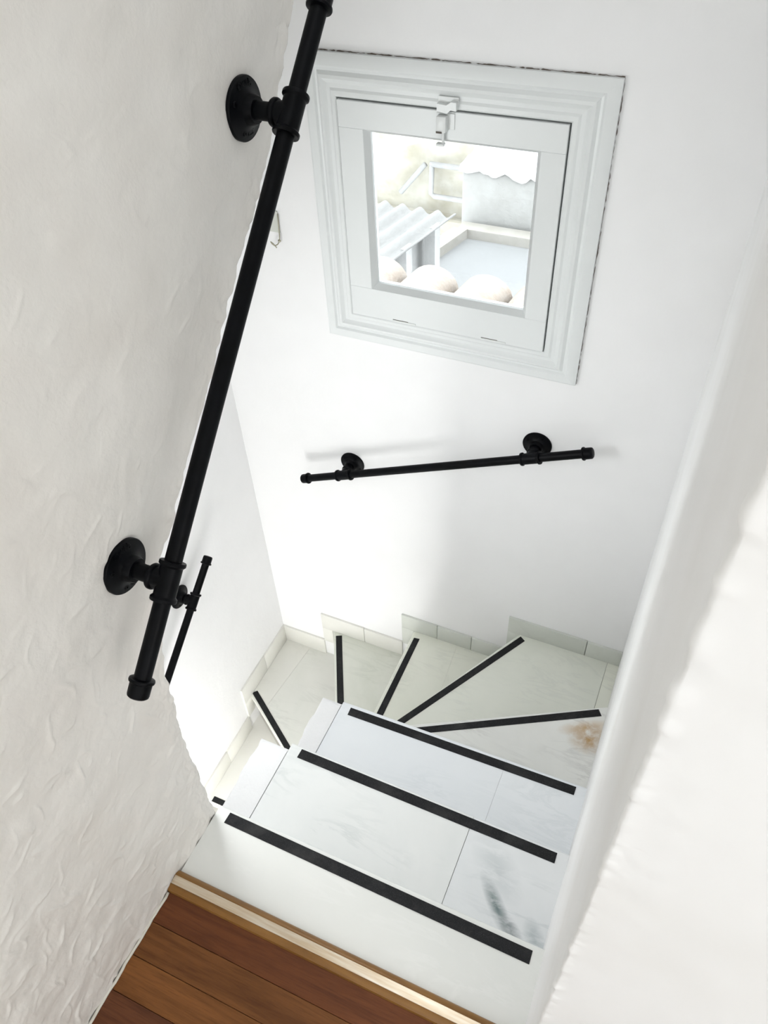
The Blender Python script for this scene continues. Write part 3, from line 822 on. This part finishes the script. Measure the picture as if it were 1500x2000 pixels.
XR1 = 0.083
a = Vector((XR1, -0.1235, 0.684)); b = Vector((XR1, 0.650, 1.432))
dd = (b-a).normalized()
handrail('large near black iron pipe handrail on rough left plaster wall', a, b,
         [(Vector((XR1, 0.004, 0.815))-a).dot(dd), (Vector((XR1, 0.519, 1.300))-a).dot(dd)], (1, 0, 0), lambda c: Vector((0.002, c.y, c.z)), ('OKIN', 'CS'))
YR2 = YF - 0.070
a = Vector((-0.489, YR2, -0.250)); b = Vector((0.514, YR2, 0.193)); dd = (b-a).normalized()
handrail('black iron pipe handrail on white wall below the small window', a, b,
         [(Vector((-0.312, YR2, -0.172))-a).dot(dd), (Vector((0.337, YR2, 0.115))-a).dot(dd)], (0, -1, 0), lambda c: Vector((c.x, YF, c.z)))
XR3 = XB + 0.062
a = Vector((XR3, 0.905, -0.411)); b = Vector((XR3, 0.905-0.95*0.80, -0.411-0.95*0.604)); dd = (b-a).normalized()
handrail('small far black iron pipe handrail on outer wall of the lower flight, partly hidden', a, b, [0.172, 0.80], (1, 0, 0), lambda c: Vector((XB, c.y, c.z)))

# ------------------------------------------------------------------ wire hook by the window
HK = setp(empty('wall_hook', (-0.49, YF, 0.62)), 'small bent wire hook with clear pad on wall left of window', 'hook')
box('hook_pad', -0.522, -0.481, YF-0.004, YF+0.0005, 0.664, 0.728, paint('clear_pad', (0.68, 0.70, 0.64), 0.2), HK, 0.0015, 2)
M_WIRE = paint('dull_brass_wire', (0.42, 0.40, 0.30), 0.3); M_WIRE.node_tree.nodes['Principled BSDF'].inputs['Metallic'].default_value = 0.6
bm = bmesh.new()
pts = [(-0.479, YF-0.005, 0.722), (-0.480, YF-0.006, 0.69), (-0.481, YF-0.008, 0.655), (-0.482, YF-0.010, 0.642), (-0.486, YF-0.016, 0.634), (-0.493, YF-0.022, 0.632), (-0.497, YF-0.028, 0.640),
       (-0.495, YF-0.036, 0.650), (-0.488, YF-0.038, 0.648), (-0.482, YF-0.036, 0.640), (-0.479, YF-0.034, 0.634)]
bm_tube(bm, pts, 0.0017, 8)
from_bm('wire', bm, M_WIRE, HK, True)
lathe('wire_knob', (-0.484, YF-0.012, 0.645), (1, -0.4, 0.1), [(0, 0.002), (0.002, 0.0035), (0.008, 0.0035), (0.010, 0.002)], M_WIRE, HK, 12)

# ------------------------------------------------------------------ outside the window
setp(prism('roof_terrace', [(-1.46, 5.60), (-2.05, 3.2), (1.6, 3.2), (1.6, 5.60)], -1.75, -1.50, M_ETERR), 'flat pale blue-white roof terrace seen through window', 'terrace')
CB = setp(empty('terrace_curb', (-1.4, 5.6, -1.5)), 'low cream curb bordering the pale roof terrace', 'curb')
box('curb_bar', -1.46, 1.6, 5.60, 5.74, -1.75, -1.415, M_ECURB, CB, 0.01, 2)
bm = bmesh.new(); bm_prism(bm, [(-1.37, 5.60), (-1.50, 5.60), (-2.09, 3.2), (-1.96, 3.2)], -1.75, -1.415); from_bm('curb_bar', bm, M_ECURB, CB)
GB = setp(empty('chimney_block', (-0.6, 6.2, -1.6)), 'grey rendered block with ragged whitewashed top behind the terrace', 'block')
box('block_body', -1.50, 0.6, 5.80, 6.35, -1.75, -1.00, M_EBLOCK, GB, 0.02, 2)
xs = np.linspace(-1.52, 0.62, 60); ys = np.linspace(5.77, 6.37, 24); Xg, Yg = np.meshgrid(xs, ys, indexing='ij')
Zg = -0.97 + 0.03*fbm(Xg*5, Yg*5, 91, 4)
edge = (Yg < 5.775); Zg = np.where(edge, -1.02 + 0.06*fbm(Xg*9, Yg*0, 95, 4), Zg)
grid_mesh('whitewash_cap', np.stack([Xg, Yg, Zg], -1), M_ECAP, GB)
WE = setp(empty('neighbour_wall', (-2, 8, -3.5)), 'sunlit cream rubble wall of the neighbouring house', 'wall')
xs = np.linspace(-6, 2.5, 150); zs = np.linspace(-3.6, 0.6, 80); Xg, Zg = np.meshgrid(xs, zs, indexing='ij')
Yg = 8.0 - 0.10*np.abs(fbm(Xg*1.6, Zg*1.9, 101, 4))
grid_mesh('rubble_face', np.stack([Xg, Yg, Zg], -1), M_EWALL, WE)
box('wall_mass', -6, 2.5, 8.0, 8.25, -3.6, 0.6, M_EWALL, WE)
box('wall_ledge', -6, -2.1, 7.78, 8.0, -2.62, -2.47, M_EWALL, WE, 0.01)
for pts in ([(-2.60, 7.85, -1.87), (0.6, 7.85, -1.87)], [(-2.66, 7.85, -1.88), (-2.97, 7.85, -2.24)], [(-2.58, 7.85, -1.88), (-2.59, 7.85, -2.2), (-2.55, 7.85, -2.23), (-2.16, 7.85, -2.23), (-2.13, 7.85, -2.26), (-2.15, 7.85, -2.5)]):
    bm = bmesh.new(); bm_tube(bm, pts, 0.03, 12); setp(from_bm('drain_pipe', bm, M_EPIPE, WE, True), 'grey drain pipe')
CR = setp(empty('corrugated_roof', (-2, 3.6, -1.5)), 'pale corrugated lean-to roof beside the terrace', 'roof')
us = np.linspace(0, 1, 200); vs = np.linspace(0, 1, 14); Ug, Vg = np.meshgrid(us, vs, indexing='ij')
Yg = 2.6 + 1.95*Vg; XE = -1.10 - 0.20*(4.55-Yg); Xg = -3.4 + (XE+3.4)*Ug
Zg = -0.80 + 0.022*np.cos(2*np.pi*(Xg-XE)/0.135) + 0.03*(XE-Xg)
P = np.stack([Xg, Yg, Zg], -1)
grid_mesh('corrugated_sheet', np.concatenate([P, (P - np.array([0, 0, 0.012]))[::-1]], 0), M_ECORR, CR)
for yy in (4.4, 4.05, 3.7, 3.35, 3.0):
    xe = -1.10 - 0.20*(4.55-yy)
    box('support_post', xe-0.13, xe-0.05, yy-0.05, yy+0.05, -1.75, -0.815, M_ECAP, CR)
bm = bmesh.new(); bm_prism(bm, [(-1.3, 4.5), (-1.36, 4.5), (-1.75, 2.6), (-1.69, 2.6)], -1.75, -0.84); from_bm('side_wall', bm, M_ECAP, CR)
def roof_tile(x, tilt, label):
    prof = []
    n = 14; rows = []
    L = 0.46
    bm = bmesh.new()
    for k in range(9):
        t = k/8; y = 1.53 + L*t; zc = 0.265 - 0.09*t; r = 0.084 + 0.014*t
        rows.append(([bm.verts.new((x + tilt*t + r*math.cos(math.pi*i/n), y, zc + r*0.9*math.sin(math.pi*i/n))) for i in range(n+1)],
                     [bm.verts.new((x + tilt*t + (r-0.013)*math.cos(math.pi*i/n), y, zc + (r*0.9-0.013)*math.sin(math.pi*i/n))) for i in range(n+1)]))
    for (a, ai), (b, bi) in zip(rows, rows[1:]):
        for i in range(n):
            bm.faces.new((a[i], a[i+1], b[i+1], b[i])); bm.faces.new((ai[i], bi[i], bi[i+1], ai[i+1]))
        bm.faces.new((a[0], b[0], bi[0], ai[0])); bm.faces.new((a[n], ai[n], bi[n], b[n]))
    for a, ai in (rows[0], rows[-1]):
        for i in range(n): bm.faces.new((a[i], ai[i], ai[i+1], a[i+1]))
    o = from_bm('clay_tile', bm, M_ETILE, None, True, 40)
    setp(o, label, 'roof tile', 'clay roof tiles under the window')
roof_tile(-0.46, -0.01, 'leftmost faded clay roof tile below the window pane')
roof_tile(-0.265, 0.0, 'second faded clay roof tile from the left below the pane')
roof_tile(-0.065, 0.01, 'third faded clay roof tile from the left below the pane')
roof_tile(0.135, 0.01, 'rightmost faded clay roof tile at the pane\'s lower right corner')
setp(box('roof_eave', -0.9, 0.9, YB, 2.0, -0.02, 0.10, M_ECURB), 'cream eave slab under the clay roof tiles', 'eave')
